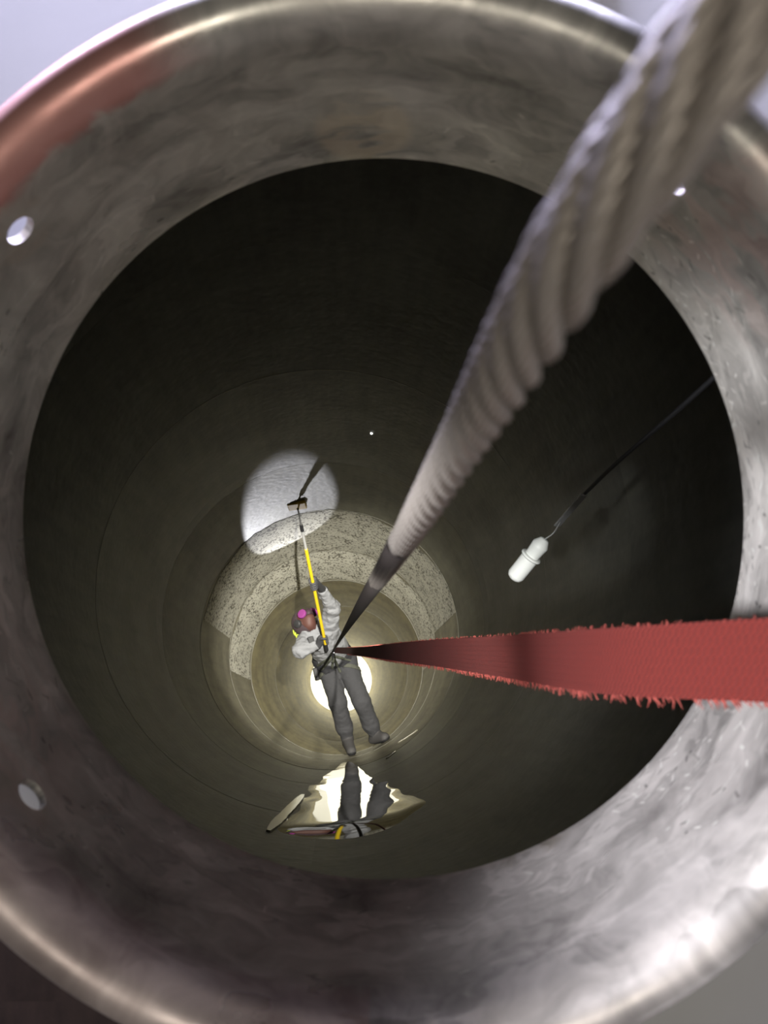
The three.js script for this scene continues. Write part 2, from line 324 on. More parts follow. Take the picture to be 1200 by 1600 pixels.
/* ------------------------------------------------------------------ red sling */
{
  const sling = base('red_sling'); tag(sling, 'frayed red webbing sling stretched from the right edge to the worker', 'strap');
  const curve = new THREE.CatmullRomCurve3([[1900, 1040, 0.30], [1480, 1034, 0.37], [1200, 1031, 0.455], [967, 1033, 0.565], [792, 1026, 0.90], [675, 1020, 1.48], [617, 1019, 2.2], [560, 1017.5, 4.6]].map(([x, y, d]) => at(x, y, d)).concat([hook.clone().add(V(0.01, 0, 0))]), false, 'centripetal');
  const N = 500, pts = curve.getSpacedPoints(N), up = V(0, 1, 0).transformDirection(camera.matrixWorld), pos = [], uv = [], idx = [];
  const frame = pts.map((p, i) => {
    const t = pts[Math.min(N, i + 1)].clone().sub(pts[Math.max(0, i - 1)]).normalize();
    const w = up.clone().addScaledVector(t, -up.dot(t)).normalize(); return { p, t, w, n: t.clone().cross(w).normalize() };
  });
  const L = curve.getLength(), hw = 0.025, th = 0.0016, prof = [[-1, -1], [-0.96, -1.1], [0, -1.25], [0.96, -1.1], [1, -1], [1, 1], [0.96, 1.1], [0, 1.25], [-0.96, 1.1], [-1, 1], [-1, -1]];
  frame.forEach((f, i) => prof.forEach(([a, b], k) => {
    const q = f.p.clone().addScaledVector(f.w, a * hw).addScaledVector(f.n, b * th); pos.push(q.x, q.y, q.z); uv.push(i / N * L / 0.05, k < 5 ? (a + 1) / 2 : (1 - a) / 2);
  }));
  const m = prof.length; for (let i = 0; i < N; i++) for (let k = 0; k < m - 1; k++) { const a = i * m + k; idx.push(a, a + m, a + 1, a + 1, a + m, a + m + 1); }
  const g = new THREE.BufferGeometry(); g.setAttribute('position', new THREE.Float32BufferAttribute(pos, 3)); g.setAttribute('uv', new THREE.Float32BufferAttribute(uv, 2)); g.setIndex(idx); g.computeVertexNormals();
  const weave = (u, v) => { const x = u * 10 + (v * 8 % 1) * 0.5, y = v * 8; return 0.5 + 0.25 * Math.sin(x * 6.283) * Math.sin(y * 6.283) + 0.25 * Math.sin((x + y) * 6.283); };
  const mat = std({ color: C(0.17, 0.014, 0.009), roughness: 0.9, map: texture(256, 256, (u, v) => 0.62 + 0.3 * weave(u, v) + 0.2 * (fbm(u, v, 12, 12, 3, 701) - 0.5), false), bumpMap: texture(256, 256, weave, false), bumpScale: 0.0022 });
  mesh('webbing', g, mat, sling);
  const fib = [];                                                   // loose fibres along both edges
  for (let i = 0; i < 2600; i++) {
    const f = frame[Math.floor(rnd() ** 1.2 * N * 0.8)], low = rnd() < 0.66 ? -1 : 1, len = (low < 0 ? 0.0055 : 0.0028) * (0.4 + rnd());
    const a = f.p.clone().addScaledVector(f.w, low * hw * 0.97).addScaledVector(f.n, (rnd() - 0.5) * 2.4 * th).addScaledVector(f.t, (rnd() - 0.5) * 0.012);
    const b = a.clone().addScaledVector(f.w, low * len).addScaledVector(f.n, (rnd() - 0.5) * len * 0.9).addScaledVector(f.t, (rnd() - 0.8) * len * 1.4);
    fib.push(cyl(a, b, 0.0007, 0.0002, 5, true));
  }
  const fg = mesh('frayed_fibres', mergeGeometries(fib), std({ color: C(0.30, 0.055, 0.043), roughness: 0.9 }), sling); fg.userData.kind = 'stuff';
}

/* ------------------------------------------------------------------ hanging white probe */
{
  const g = base('hanging_probe', at(820, 880, 1.6)); tag(g, 'white plastic capsule hanging on a flat metal rod and dark cord at right', 'probe');
  const L = (p) => p.sub(g.position);
  const tip = L(at(801, 905, 1.60)), top = L(at(852, 842, 1.555)), len = tip.distanceTo(top);
  const white = std({ color: C(0.74, 0.76, 0.73), roughness: 0.45 });
  const r = 0.0185;
  mesh('capsule', alongAxis(lathe([[0, 0], [r * 0.5, 0.0015], [r * 0.85, 0.006], [r, 0.013], [r * 1.03, len * 0.55], [r * 1.0, len * 0.56]], 36), tip, top), white, g);
  mesh('collar', alongAxis(lathe([[r * 0.8, len * 0.545], [r * 1.22, len * 0.55], [r * 1.25, len * 0.58], [r * 1.12, len * 0.6], [r * 0.8, len * 0.6]], 36), tip, top), white, g);
  mesh('cap', alongAxis(lathe([[r * 0.82, len * 0.585], [r * 0.95, len * 0.80], [r * 0.98, len * 0.86], [r * 0.55, len * 0.985], [r * 0.3, len], [0, len]], 36), tip, top), white, g);
  const metal = std({ color: C(0.62, 0.62, 0.62), roughness: 0.3, metalness: 0.7 });
  const rb = L(at(876, 815, 1.45)), rt = L(at(914, 771, 1.33));
  mesh('wire', tube([top, top.clone().lerp(rb, 0.5).add(V(0.002, -0.004, 0)), rb], 0.0018, 24, 8), metal, g);
  const bl = rb.distanceTo(rt) * 1.15, bg = new RoundedBoxGeometry(0.013, bl, 0.004, 3, 0.0018); bg.translate(0, bl * 0.45, 0);
  mesh('rod', alongAxis(bg, rb.clone().lerp(top, 0.15), rt), metal, g);
  mesh('cord', tube([rt, L(at(965, 722, 1.15)), L(at(1060, 640, 0.92)), L(at(1180, 530, 0.72)), L(at(1230, 480, 0.652))], 0.003, 60, 8), M.black, g);
}

/* ------------------------------------------------------------------ signed-distance bodies */
const smin = (a, b, k) => { const h = clamp(0.5 + 0.5 * (b - a) / k); return mixn(b, a, h) - k * h * (1 - h); };
function caps(p, a, b, ra, rb) {
  const bx = b.x - a.x, by = b.y - a.y, bz = b.z - a.z, px = p.x - a.x, py = p.y - a.y, pz = p.z - a.z;
  const h = clamp((px * bx + py * by + pz * bz) / (bx * bx + by * by + bz * bz + 1e-9));
  return Math.hypot(px - bx * h, py - by * h, pz - bz * h) - mixn(ra, rb, h);
}
function ell(p, c, ax, ay, az, r) {                                 // ellipsoid in a frame of three unit axes
  const d = V(p.x - c.x, p.y - c.y, p.z - c.z), x = d.dot(ax) / r[0], y = d.dot(ay) / r[1], z = d.dot(az) / r[2];
  const k = Math.hypot(x, y, z); return (k - 1) * Math.min(r[0], r[1], r[2]);
}
function surface(f, lo, hi, cell) {                                 // naive surface nets
  const nx = Math.ceil((hi.x - lo.x) / cell) + 1, ny = Math.ceil((hi.y - lo.y) / cell) + 1, nz = Math.ceil((hi.z - lo.z) / cell) + 1;
  const d = new Float32Array(nx * ny * nz), id = (i, j, k) => (k * ny + j) * nx + i, q = V(0, 0, 0);
  for (let k = 0; k < nz; k++) for (let j = 0; j < ny; j++) for (let i = 0; i < nx; i++) d[id(i, j, k)] = f(q.set(lo.x + i * cell, lo.y + j * cell, lo.z + k * cell));
  const vert = new Int32Array(nx * ny * nz).fill(-1), pos = [], idx = [];
  for (let k = 0; k < nz - 1; k++) for (let j = 0; j < ny - 1; j++) for (let i = 0; i < nx - 1; i++) {
    let n = 0, x = 0, y = 0, z = 0;
    const c = []; for (let m = 0; m < 8; m++) c.push(d[id(i + (m & 1), j + ((m >> 1) & 1), k + (m >> 2))]);
    for (let m = 0; m < 8; m++) for (const b of [1, 2, 4]) if (!(m & b)) {
      const a0 = c[m], a1 = c[m | b]; if ((a0 < 0) !== (a1 < 0)) { const t = a0 / (a0 - a1); n++; x += (m & 1) + (b === 1 ? t : 0); y += ((m >> 1) & 1) + (b === 2 ? t : 0); z += (m >> 2) + (b === 4 ? t : 0); }
    }
    if (n) { vert[id(i, j, k)] = pos.length / 3; pos.push(lo.x + (i + x / n) * cell, lo.y + (j + y / n) * cell, lo.z + (k + z / n) * cell); }
  }
  const quad = (a, b, c, e, flip) => { if (a < 0 || b < 0 || c < 0 || e < 0) return; flip ? idx.push(a, c, b, a, e, c) : idx.push(a, b, c, a, c, e); };
  for (let k = 1; k < nz - 1; k++) for (let j = 1; j < ny - 1; j++) for (let i = 1; i < nx - 1; i++) {
    const s = d[id(i, j, k)] < 0;
    if (s !== (d[id(i + 1, j, k)] < 0)) quad(vert[id(i, j - 1, k - 1)], vert[id(i, j, k - 1)], vert[id(i, j, k)], vert[id(i, j - 1, k)], !s);
    if (s !== (d[id(i, j + 1, k)] < 0)) quad(vert[id(i - 1, j, k - 1)], vert[id(i - 1, j, k)], vert[id(i, j, k)], vert[id(i, j, k - 1)], !s);
    if (s !== (d[id(i, j, k + 1)] < 0)) quad(vert[id(i - 1, j - 1, k)], vert[id(i, j - 1, k)], vert[id(i, j, k)], vert[id(i - 1, j, k)], !s);
  }
  const g = new THREE.BufferGeometry(); g.setAttribute('position', new THREE.Float32BufferAttribute(pos, 3)); g.setIndex(idx);
  const nr = new Float32Array(pos.length), e = cell * 0.5;
  for (let i = 0; i < pos.length; i += 3) {
    const x = pos[i], y = pos[i + 1], z = pos[i + 2];
    const n = V(f(q.set(x + e, y, z)) - f(q.set(x - e, y, z)), f(q.set(x, y + e, z)) - f(q.set(x, y - e, z)), f(q.set(x, y, z + e)) - f(q.set(x, y, z - e))).normalize();
    nr[i] = n.x; nr[i + 1] = n.y; nr[i + 2] = n.z;
  }
  g.setAttribute('normal', new THREE.BufferAttribute(nr, 3));
  const uv = new Float32Array(pos.length / 3 * 2); for (let i = 0; i < uv.length / 2; i++) { uv[i * 2] = pos[i * 3] * 4 + pos[i * 3 + 2] * 3; uv[i * 2 + 1] = pos[i * 3 + 1] * 4; }
  g.setAttribute('uv', new THREE.BufferAttribute(uv, 2));
  return g;
}
const bounds = (pts, m) => { const b = new THREE.Box3().setFromPoints(pts); return [b.min.subScalar(m), b.max.addScalar(m)]; };

/* ------------------------------------------------------------------ the worker */
const J = {
  pelvis: atPlane(522, 1026, 7.38), hipA: atPlane(510, 1033, 7.36), hipB: atPlane(537, 1029, 7.34),
  kneeA: atPlane(528, 1098, 7.30), kneeB: atPlane(565, 1096, 7.28), ankA: atPlane(543, 1154, 7.52), ankB: atPlane(586, 1148, 7.52),
  belly: atPlane(514, 1010, 7.20), chest: atPlane(501, 994, 7.02), neck: atPlane(492, 983, 6.93),
  shA: atPlane(482, 996, 6.96), shB: atPlane(513, 983, 6.90), elA: atPlane(471, 1014, 6.82), wrA: atPlane(497, 1007, 6.77),
  elB: atPlane(519, 950, 6.66), wrB: atPlane(503, 921, 6.42), head: atPlane(476, 971, 6.86),
};
const poleLow = atPlane(508.5, 1006, 6.75), poleTip = atPlane(464, 789, 5.42), poleDir = poleTip.clone().sub(poleLow).normalize();
const onPole = (py) => { let lo = 0, hi = 1; for (let i = 0; i < 40; i++) { const m = (lo + hi) / 2, q = poleLow.clone().lerp(poleTip, m).applyMatrix4(camera.matrixWorldInverse); (800 - q.y / -q.z * F) > py ? lo = m : hi = m; } return poleLow.clone().lerp(poleTip, lo); };
const handB = onPole(914), handA = onPole(1001);
{
  const person = base('person', V(J.pelvis.x, floorY(J.pelvis.x, 7.5), J.pelvis.z));
  tag(person, 'worker in grey hooded top and dark trousers standing in the pipe holding up a pole', 'person');
  const off = person.position.clone();
  const put = (name, geo, mat, parent = person, label) => { if (parent === person) geo.translate(-off.x, -off.y, -off.z); return mesh(name, geo, mat, parent, label); };
  const child = (name, geo, mat, parent, label) => { geo.translate(-off.x, -off.y, -off.z); return mesh(name, geo, mat, parent, label); };
  // feet stand on the curved floor
  for (const k of ['A', 'B']) J['ank' + k].y = Math.max(J['ank' + k].y, floorY(J['ank' + k].x, -J['ank' + k].z) + 0.085);
  J.toeA = J.ankA.clone().add(V(0.035, 0, 0.16)); J.toeB = J.ankB.clone().add(V(0.085, 0, 0.13));
  for (const k of ['A', 'B']) J['toe' + k].y = floorY(J['toe' + k].x, -J['toe' + k].z) + 0.04;
  // head frame
  const up = V(-0.75, 0.2, -0.6).normalize(), fw0 = V(0.0, 0.9, 0.25), fw = fw0.addScaledVector(up, -fw0.dot(up)).normalize(), sd = up.clone().cross(fw).normalize();
  const hd = (s, u, f) => J.head.clone().addScaledVector(sd, s).addScaledVector(up, u).addScaledVector(fw, f);
  const headF = (p) => {
    let d = ell(p, hd(0, 0.02, -0.012), sd, up, fw, [0.074, 0.098, 0.092]);
    d = smin(d, ell(p, hd(0, -0.045, 0.028), sd, up, fw, [0.053, 0.058, 0.058]), 0.035);
    d = smin(d, caps(p, hd(0, 0.012, 0.085), hd(0, -0.022, 0.101), 0.008, 0.014), 0.012);            // nose
    for (const s of [-1, 1]) {
      d = smin(d, ell(p, hd(s * 0.075, -0.005, -0.01), sd, up, fw, [0.012, 0.03, 0.019]), 0.006);     // ear
      d = Math.max(d, -ell(p, hd(s * 0.031, 0.012, 0.092), sd, up, fw, [0.019, 0.011, 0.015]));       // eye socket
      d = smin(d, ell(p, hd(s * 0.031, 0.011, 0.074), sd, up, fw, [0.0125, 0.0125, 0.0125]), 0.002);
    }
    d = Math.max(d, -ell(p, hd(0, -0.052, 0.093), sd, up, fw, [0.024, 0.004, 0.012]));               // mouth
    return smin(d, caps(p, hd(0, -0.06, -0.02), J.neck, 0.052, 0.058), 0.03);
  };
  // a hand that closes round the pole; side = direction from the pole to the palm, along = pole direction from little finger to thumb
  function handF(c, side, along, wrist) {
    const other = side.clone().cross(along).normalize(), r = 0.016, chains = [];
    const P = (ang, rad, s) => c.clone().addScaledVector(side, Math.cos(ang) * rad).addScaledVector(other, Math.sin(ang) * rad).addScaledVector(along, s);
    [[-0.034, 0.0078, 0.92], [-0.012, 0.0088, 1], [0.011, 0.009, 1.03], [0.034, 0.0086, 0.97]].forEach(([s, rr, k]) => chains.push([[0.55, 1.25, 2.1 * k, 3.0 * k, 3.8 * k].map((a, i) => P(a, r + 0.0095 - (i > 2 ? 0.001 : 0), s)), rr]));
    chains.push([[P(-0.2, r + 0.02, 0.03), P(-0.75, r + 0.013, 0.05), P(-1.5, r + 0.0095, 0.056), P(-2.3, r + 0.0095, 0.05)], 0.0098]);   // thumb
    const palm = [P(0.1, r + 0.018, -0.034), P(0.05, r + 0.018, 0.032), P(0.6, r + 0.012, 0)];
    return (p) => {
      let d = smin(caps(p, palm[0], palm[1], 0.017, 0.018), caps(p, palm[2], wrist, 0.018, 0.026), 0.02);
      d = smin(d, caps(p, palm[1], wrist, 0.02, 0.026), 0.02);
      for (const [ch, rr] of chains) { let e = 1; for (let i = 0; i < ch.length - 1; i++) e = Math.min(e, caps(p, ch[i], ch[i + 1], rr * (1 - 0.06 * i), rr * (0.94 - 0.06 * i))); d = i_join(d, e); }
      return d;
    };
  }
  const i_join = (a, b) => smin(a, b, 0.006);
  const dirTo = (a, c) => { const v = a.clone().sub(c); return v.addScaledVector(poleDir, -v.dot(poleDir)).normalize(); };
  const fB = handF(handB, dirTo(J.wrB, handB), poleDir, J.wrB), fA = handF(handA, dirTo(J.wrA, handA), poleDir, J.wrA);
  const limbs = [[J.hipA, J.kneeA, 0.075, 0.052], [J.kneeA, J.ankA, 0.05, 0.036], [J.hipB, J.kneeB, 0.075, 0.052], [J.kneeB, J.ankB, 0.05, 0.036], [J.ankA, J.toeA, 0.034, 0.028], [J.ankB, J.toeB, 0.034, 0.028],
    [J.hipA, J.hipB, 0.09, 0.09], [J.pelvis, J.belly, 0.11, 0.115], [J.belly, J.chest, 0.115, 0.125], [J.chest, J.neck, 0.11, 0.06], [J.shA, J.shB, 0.06, 0.06],
    [J.shA, J.elA, 0.045, 0.036], [J.elA, J.wrA, 0.036, 0.026], [J.shB, J.elB, 0.045, 0.036], [J.elB, J.wrB, 0.036, 0.026]];
  const bodyF = (p) => { let d = 9; for (const l of limbs) d = smin(d, caps(p, ...l), 0.03); return d; };
  const all = Object.values(J).concat([handA, handB]);
  const skin = std({ color: C(0.10, 0.04, 0.03), roughness: 0.6 });
  const shrink = (f, k) => (p) => f(p) + k;
  const parts = [surface(bodyF, ...bounds(all, 0.13), 0.013), surface(headF, ...bounds([J.head, J.neck, hd(0, 0.1, 0), hd(0, 0, 0.1), hd(0, -0.1, 0)], 0.09), 0.004),
    surface(shrink(fA, 0.002), ...bounds([handA, J.wrA], 0.07), 0.0036), surface(shrink(fB, 0.002), ...bounds([handB, J.wrB], 0.07), 0.0036)];
  put('body', mergeGeometries(parts), skin, person);
  // clothes
  const fabric = texture(128, 128, (u, v) => 0.5 + 0.3 * (fbm(u, v, 8, 8, 4, 801) - 0.5) + 0.2 * Math.sin(u * 6.283 * 32) * Math.sin(v * 6.283 * 32), false);
  const cloth = (r, g, b, ro = 0.9) => std({ color: C(r, g, b), roughness: ro, bumpMap: fabric, bumpScale: 0.002 });
  const wr = (p, s, a) => a * (noise3(p.x * s, p.y * s * 1.6, p.z * s, 3) - 0.5);
  const topF = (p) => {
    let d = smin(caps(p, J.belly.clone().lerp(J.pelvis, 0.35), J.belly, 0.155, 0.16), caps(p, J.belly, J.chest, 0.16, 0.168), 0.06);
    d = smin(d, caps(p, J.shA, J.shB, 0.095, 0.09), 0.06); d = smin(d, caps(p, J.chest, J.neck, 0.13, 0.085), 0.05);
    d = smin(d, caps(p, J.shA, J.elA, 0.088, 0.075), 0.04); d = smin(d, caps(p, J.elA, J.wrA.clone().lerp(J.elA, 0.08), 0.074, 0.043), 0.03);
    d = smin(d, caps(p, J.shB, J.elB, 0.085, 0.068), 0.04); d = smin(d, caps(p, J.elB, J.wrB.clone().lerp(J.elB, 0.05), 0.068, 0.042), 0.03);
    d = smin(d, caps(p, J.neck, hd(0, -0.03, -0.07), 0.07, 0.06), 0.04);                              // hood gathered behind the neck
    d = Math.max(d, -headF(p) - 0.004);
    return d + wr(p, 22, 0.022) + wr(p, 50, 0.008);
  };
  const tp = [J.pelvis, J.belly, J.chest, J.neck, J.shA, J.shB, J.elA, J.wrA, J.elB, J.wrB, J.head];
  put('hooded_top', surface(topF, ...bounds(tp, 0.17), 0.011), cloth(0.26, 0.265, 0.28), person, 'loose light grey hooded top');
  const legF = (h, k, a, s) => (p) => {
    const hem = a.clone().lerp(k, 0.10), calf = a.clone().lerp(k, 0.32);
    let d = smin(caps(p, h, k, 0.108, 0.082), caps(p, k, calf, 0.082, 0.080), 0.03);
    d = smin(d, caps(p, calf, hem, 0.082, 0.064), 0.02); return d;
  };
  const lA = legF(J.hipA, J.kneeA, J.ankA), lB = legF(J.hipB, J.kneeB, J.ankB);
  const trF = (p) => { let d = smin(lA(p), lB(p), 0.03); d = smin(d, caps(p, J.hipA, J.hipB, 0.12, 0.12), 0.05); d = smin(d, caps(p, J.pelvis, J.pelvis.clone().lerp(J.belly, 0.5), 0.165, 0.155), 0.05); return d + wr(p, 14, 0.010) + wr(p, 42, 0.006); };
  put('trousers', surface(trF, ...bounds([J.pelvis, J.belly, J.hipA, J.hipB, J.kneeA, J.kneeB, J.ankA, J.ankB], 0.15), 0.011), cloth(0.05, 0.05, 0.054), person, 'dark grey work trousers with gathered hems');
  for (const k of ['A', 'B']) {
    const a = J['ank' + k], t = J['toe' + k], hl = a.clone().add(V((a.x - t.x) * 0.25, -0.045, (a.z - t.z) * 0.25));
    const bf = (p) => { let d = smin(caps(p, a.clone().lerp(J['knee' + k], 0.16), a, 0.058, 0.055), caps(p, a, t, 0.052, 0.042), 0.03); d = smin(d, caps(p, hl, t, 0.042, 0.042), 0.02); return Math.max(d, floorY(p.x, -p.z) + 0.022 - p.y); };
    const b = put('boot', surface(bf, ...bounds([a, t, hl, a.clone().lerp(J['knee' + k], 0.2)], 0.09), 0.008), cloth(0.065, 0.062, 0.062, 0.7), person, 'dark grey work boot');
    const sf = (p) => Math.max(smin(caps(p, hl, t, 0.046, 0.047), 9, 0.01), floorY(p.x, -p.z) + 0.001 - p.y, p.y - floorY(p.x, -p.z) - 0.03);
    child('sole', surface(sf, ...bounds([a, t, hl], 0.09), 0.006), M.black, b);
  }
  for (const [f, c, w] of [[fA, handA, J.wrA], [fB, handB, J.wrB]]) {
    const cuff = w.clone().lerp(c, -0.25);
    put('glove', surface((p) => Math.min(f(p) - 0.0025, smin(f(p), caps(p, w, cuff, 0.036, 0.041), 0.015)), ...bounds([c, w, cuff], 0.075), 0.0042), cloth(0.055, 0.055, 0.06, 0.7), person, 'dark work glove gripping the pole');
  }
  // headgear: dark hood cap, ear muff, half-mask with pink filters
  const cap = (p) => Math.max(Math.abs(ell(p, hd(0, 0.02, -0.015), sd, up, fw, [0.083, 0.106, 0.1])) - 0.008, V(p.x, p.y, p.z).sub(hd(0, 0.0, 0.012)).dot(fw.clone().addScaledVector(up, -0.75).normalize()));
  put('skull_cap', surface(cap, ...bounds([hd(0.1, 0, 0), hd(-0.1, 0.12, 0), hd(0, -0.1, -0.1), hd(0, 0.1, 0.1)], 0.04), 0.005), cloth(0.06, 0.04, 0.045), person, 'dark brown skull cap');
  const maskF = (p) => { let d = smin(ell(p, hd(0, -0.035, 0.083), sd, up, fw, [0.042, 0.046, 0.04]), caps(p, hd(-0.05, -0.04, 0.07), hd(0.05, -0.04, 0.07), 0.024, 0.024), 0.02); return Math.max(d, -headF(p) + 0.001); };
  const mask = put('respirator', surface(maskF, ...bounds([hd(0.1, -0.04, 0.05), hd(-0.1, -0.04, 0.12), hd(0, -0.1, 0.12), hd(0, 0.02, 0.12)], 0.03), 0.005), std({ color: C(0.05, 0.028, 0.035), roughness: 0.5 }), person, 'dark rubber half-mask respirator');
  const toCam = camera.position.clone().sub(J.head).normalize();
  for (const s of [-1, 1]) {
    const c = hd(s * 0.066, -0.035, 0.075), n = fw.clone().multiplyScalar(0.45).addScaledVector(sd, s * 0.9).normalize();
    const disc = lathe([[0, 0], [0.036, 0], [0.042, 0.004], [0.042, 0.02], [0.039, 0.024], [0.03, 0.0255], [0, 0.026]], 36);
    child('filter_disc', alongAxis(disc, c, c.clone().add(n)), std({ color: C(0.28, 0.045, 0.23), roughness: 0.6 }), mask, 'round magenta respirator filter');
  }
  for (const s of [-1, 1]) {
    const c = hd(s * 0.083, 0.0, -0.012), n = sd.clone().multiplyScalar(s);
    put('ear_muff', alongAxis(lathe([[0, -0.012], [0.032, -0.012], [0.038, -0.004], [0.038, 0.018], [0.03, 0.027], [0, 0.029]], 28), c, c.clone().add(n)), std({ color: C(0.04, 0.04, 0.042), roughness: 0.4 }));
  }
  // harness: waist belt, leg straps, shoulder straps, buckle, ring, pouch
  const axis = J.chest.clone().sub(J.pelvis).normalize(), beltC = J.belly.clone().lerp(J.pelvis, 0.5);
  const shell = (p) => Math.min(topF(p), trF(p));
  const beltF = (p) => Math.max(shell(p) - 0.012, -(shell(p) + 0.004), Math.abs((p.x - beltC.x) * axis.x + (p.y - beltC.y) * axis.y + (p.z - beltC.z) * axis.z) - 0.024);
  const web = cloth(0.015, 0.015, 0.018, 0.8);
  const harness = put('harness', surface(beltF, ...bounds([beltC], 0.26), 0.008), web, person, 'black climbing harness with waist belt and leg loops');
  for (const [h, k] of [[J.hipA, J.kneeA], [J.hipB, J.kneeB]]) {
    const ax = k.clone().sub(h).normalize(), outer = h.x < J.pelvis.x ? -1 : 1, tilt = ax.clone().add(V(outer * -0.5, 0, 0)).normalize(), c = h.clone().lerp(k, 0.22);
    const lf = (p) => { const d = (p.x - c.x) * tilt.x + (p.y - c.y) * tilt.y + (p.z - c.z) * tilt.z; const own = h === J.hipA ? lA(p) : lB(p); return Math.max(shell(p) - 0.01, -(shell(p) + 0.004), Math.abs(d) - 0.02, own - 0.03); };
    child('leg_loop', surface(lf, ...bounds([c], 0.2), 0.008), cloth(0.075, 0.078, 0.06, 0.8), harness);
  }
  const ring = new THREE.TorusGeometry(0.022, 0.005, 10, 28); ring.lookAt(toCam); ring.translate(hook.x, hook.y, hook.z);
  child('attachment_ring', ring, std({ color: C(0.4, 0.4, 0.42), roughness: 0.3, metalness: 0.9 }), harness);
  const front = (px, py, z) => { let a = atPlane(px, py, z - 0.6), d = a.clone().sub(camera.position).normalize(); for (let i = 0; i < 300; i++) { if (shell(a) < 0.006) break; a.addScaledVector(d, 0.005); } return a; };
  const tie = [hook, hook.clone().lerp(front(520, 1026, 7.3), 0.5), front(519, 1030, 7.3)];
  child('tie_in_strap', tube(tie, 0.014, 20, 8), web, harness);
  for (const [a, b] of [[[519, 1025], [497, 1040]], [[521, 1025], [548, 1032]], [[519, 1027], [503, 1047]], [[521, 1027], [532, 1050]], [[521, 1027], [519, 1044]]]) {
    const ps = []; for (let i = 0; i <= 8; i++) ps.push(front(mixn(a[0], b[0], i / 8), mixn(a[1], b[1], i / 8), 7.4));
    child('riser', tube(ps, 0.013, 24, 8), cloth(0.07, 0.075, 0.055, 0.8), harness);
  }
  const bk = front(486, 1000, 7.0), bb = new RoundedBoxGeometry(0.052, 0.06, 0.03, 3, 0.008); bb.rotateZ(0.3); bb.translate(bk.x, bk.y, bk.z + 0.005);
  child('chest_radio', bb, M.black, harness, 'small black radio clipped on the chest');
  const pc = front(500, 1050, 7.4), pg = new RoundedBoxGeometry(0.045, 0.12, 0.05, 3, 0.012); pg.rotateZ(0.25); pg.translate(pc.x - 0.035, pc.y - 0.02, pc.z + 0.0);
  child('gear_pouch', pg, M.black, harness);
  const lime = std({ color: C(0.5, 0.62, 0.06), roughness: 0.6 });
  for (const [o1, o2] of [[0, 0], [0.02, 0.012], [-0.018, 0.02]]) {
    const s0 = atPlane(470, 983, 6.93).add(V(o1, o2, 0));
    put('bright_cord', tube([s0.clone().add(V(0.03, 0.05, -0.02)), s0, s0.clone().add(V(-0.045, -0.03, 0.02)), s0.clone().add(V(-0.03, -0.075, 0.0)), s0.clone().add(V(0.02, -0.06, -0.02))], 0.007, 30, 8), lime);
  }
}

/* ------------------------------------------------------------------ the pole with its pad */
{
  const pole = base('cleaning_pole', poleLow.clone()); tag(pole, 'long yellow and silver telescopic pole with a yellow pad held up to the pipe roof', 'pole');
  const L = (p) => p.clone().sub(poleLow);
  const a = poleLow.clone().addScaledVector(poleDir, -0.06), b = onPole(858), c = onPole(822), d = onPole(796);
  mesh('lower_tube', cyl(L(a), L(b), 0.0135, 0.0135, 20), std({ color: C(0.78, 0.55, 0.02), roughness: 0.35 }), pole, 'yellow tube');
  mesh('grip', cyl(L(a).addScaledVector(poleDir, -0.03), L(a).addScaledVector(poleDir, 0.06), 0.0165, 0.0165, 20), M.black, pole);
  mesh('upper_tube', cyl(L(b), L(c), 0.0105, 0.0105, 20), std({ color: C(0.7, 0.7, 0.7), roughness: 0.35, metalness: 0.5 }), pole, 'silver tube');
  mesh('clamp', cyl(L(c).addScaledVector(poleDir, -0.05), L(c).addScaledVector(poleDir, 0.01), 0.015, 0.013, 20), M.black, pole);
  mesh('rod', cyl(L(c), L(d), 0.006, 0.006, 14), std({ color: C(0.16, 0.16, 0.16), roughness: 0.5 }), pole);
  // the pad lies against the roof
  const right = V(0.97, 0.13, 0.1).normalize(), nrm = V(-0.05, 0.95, -0.16), n = nrm.addScaledVector(right, -nrm.dot(right)).normalize(), fw = right.clone().cross(n), m4 = new THREE.Matrix4().makeBasis(right, n, fw);
  const t = L(onPole(786)), g1 = new RoundedBoxGeometry(0.135, 0.036, 0.105, 3, 0.007), g2 = new RoundedBoxGeometry(0.138, 0.011, 0.109, 2, 0.004);
  g1.applyMatrix4(m4).translate(t.x, t.y, t.z); const t2 = t.clone().addScaledVector(n, 0.027); g2.applyMatrix4(m4).translate(t2.x, t2.y, t2.z);
  mesh('pad_block', g1, std({ color: C(0.75, 0.48, 0.06), roughness: 0.6 }), pole, 'yellow pad block');
  mesh('pad_face', g2, std({ color: C(0.1, 0.09, 0.07), roughness: 0.9 }), pole, 'dark pad face');
  mesh('bracket', cyl(L(d), t, 0.008, 0.012, 14), M.black, pole);
}
// the worker's headlamp beam on the roof
const lampPos = atPlane(469, 957, 6.93), lampAim = atPlane(444, 811, 5.87);
spot(lampPos, lampAim, C(0.93, 0.93, 1.0), 4.2, 0.31, 0.12, 0.006);
{
  const g = base('headlamp', lampPos.clone()); tag(g, "small headlamp on top of the worker's cap, shining at the roof", 'lamp');
  const d = lampAim.clone().sub(lampPos).normalize(), o = V(0, 0, 0);
  mesh('housing', alongAxis(lathe([[0, -0.04], [0.018, -0.04], [0.022, -0.034], [0.024, -0.008], [0.0245, -0.004], [0.021, -0.004], [0.018, -0.012], [0, -0.012]], 24), o, d), M.black, g);
  mesh('lens', alongAxis(lathe([[0, -0.009], [0.019, -0.009], [0.019, -0.007], [0, -0.006]], 24), o, d), std({ color: C(0.9, 0.9, 0.9), emissive: C(0.93, 0.93, 1), emissiveIntensity: 2 }), g);
}

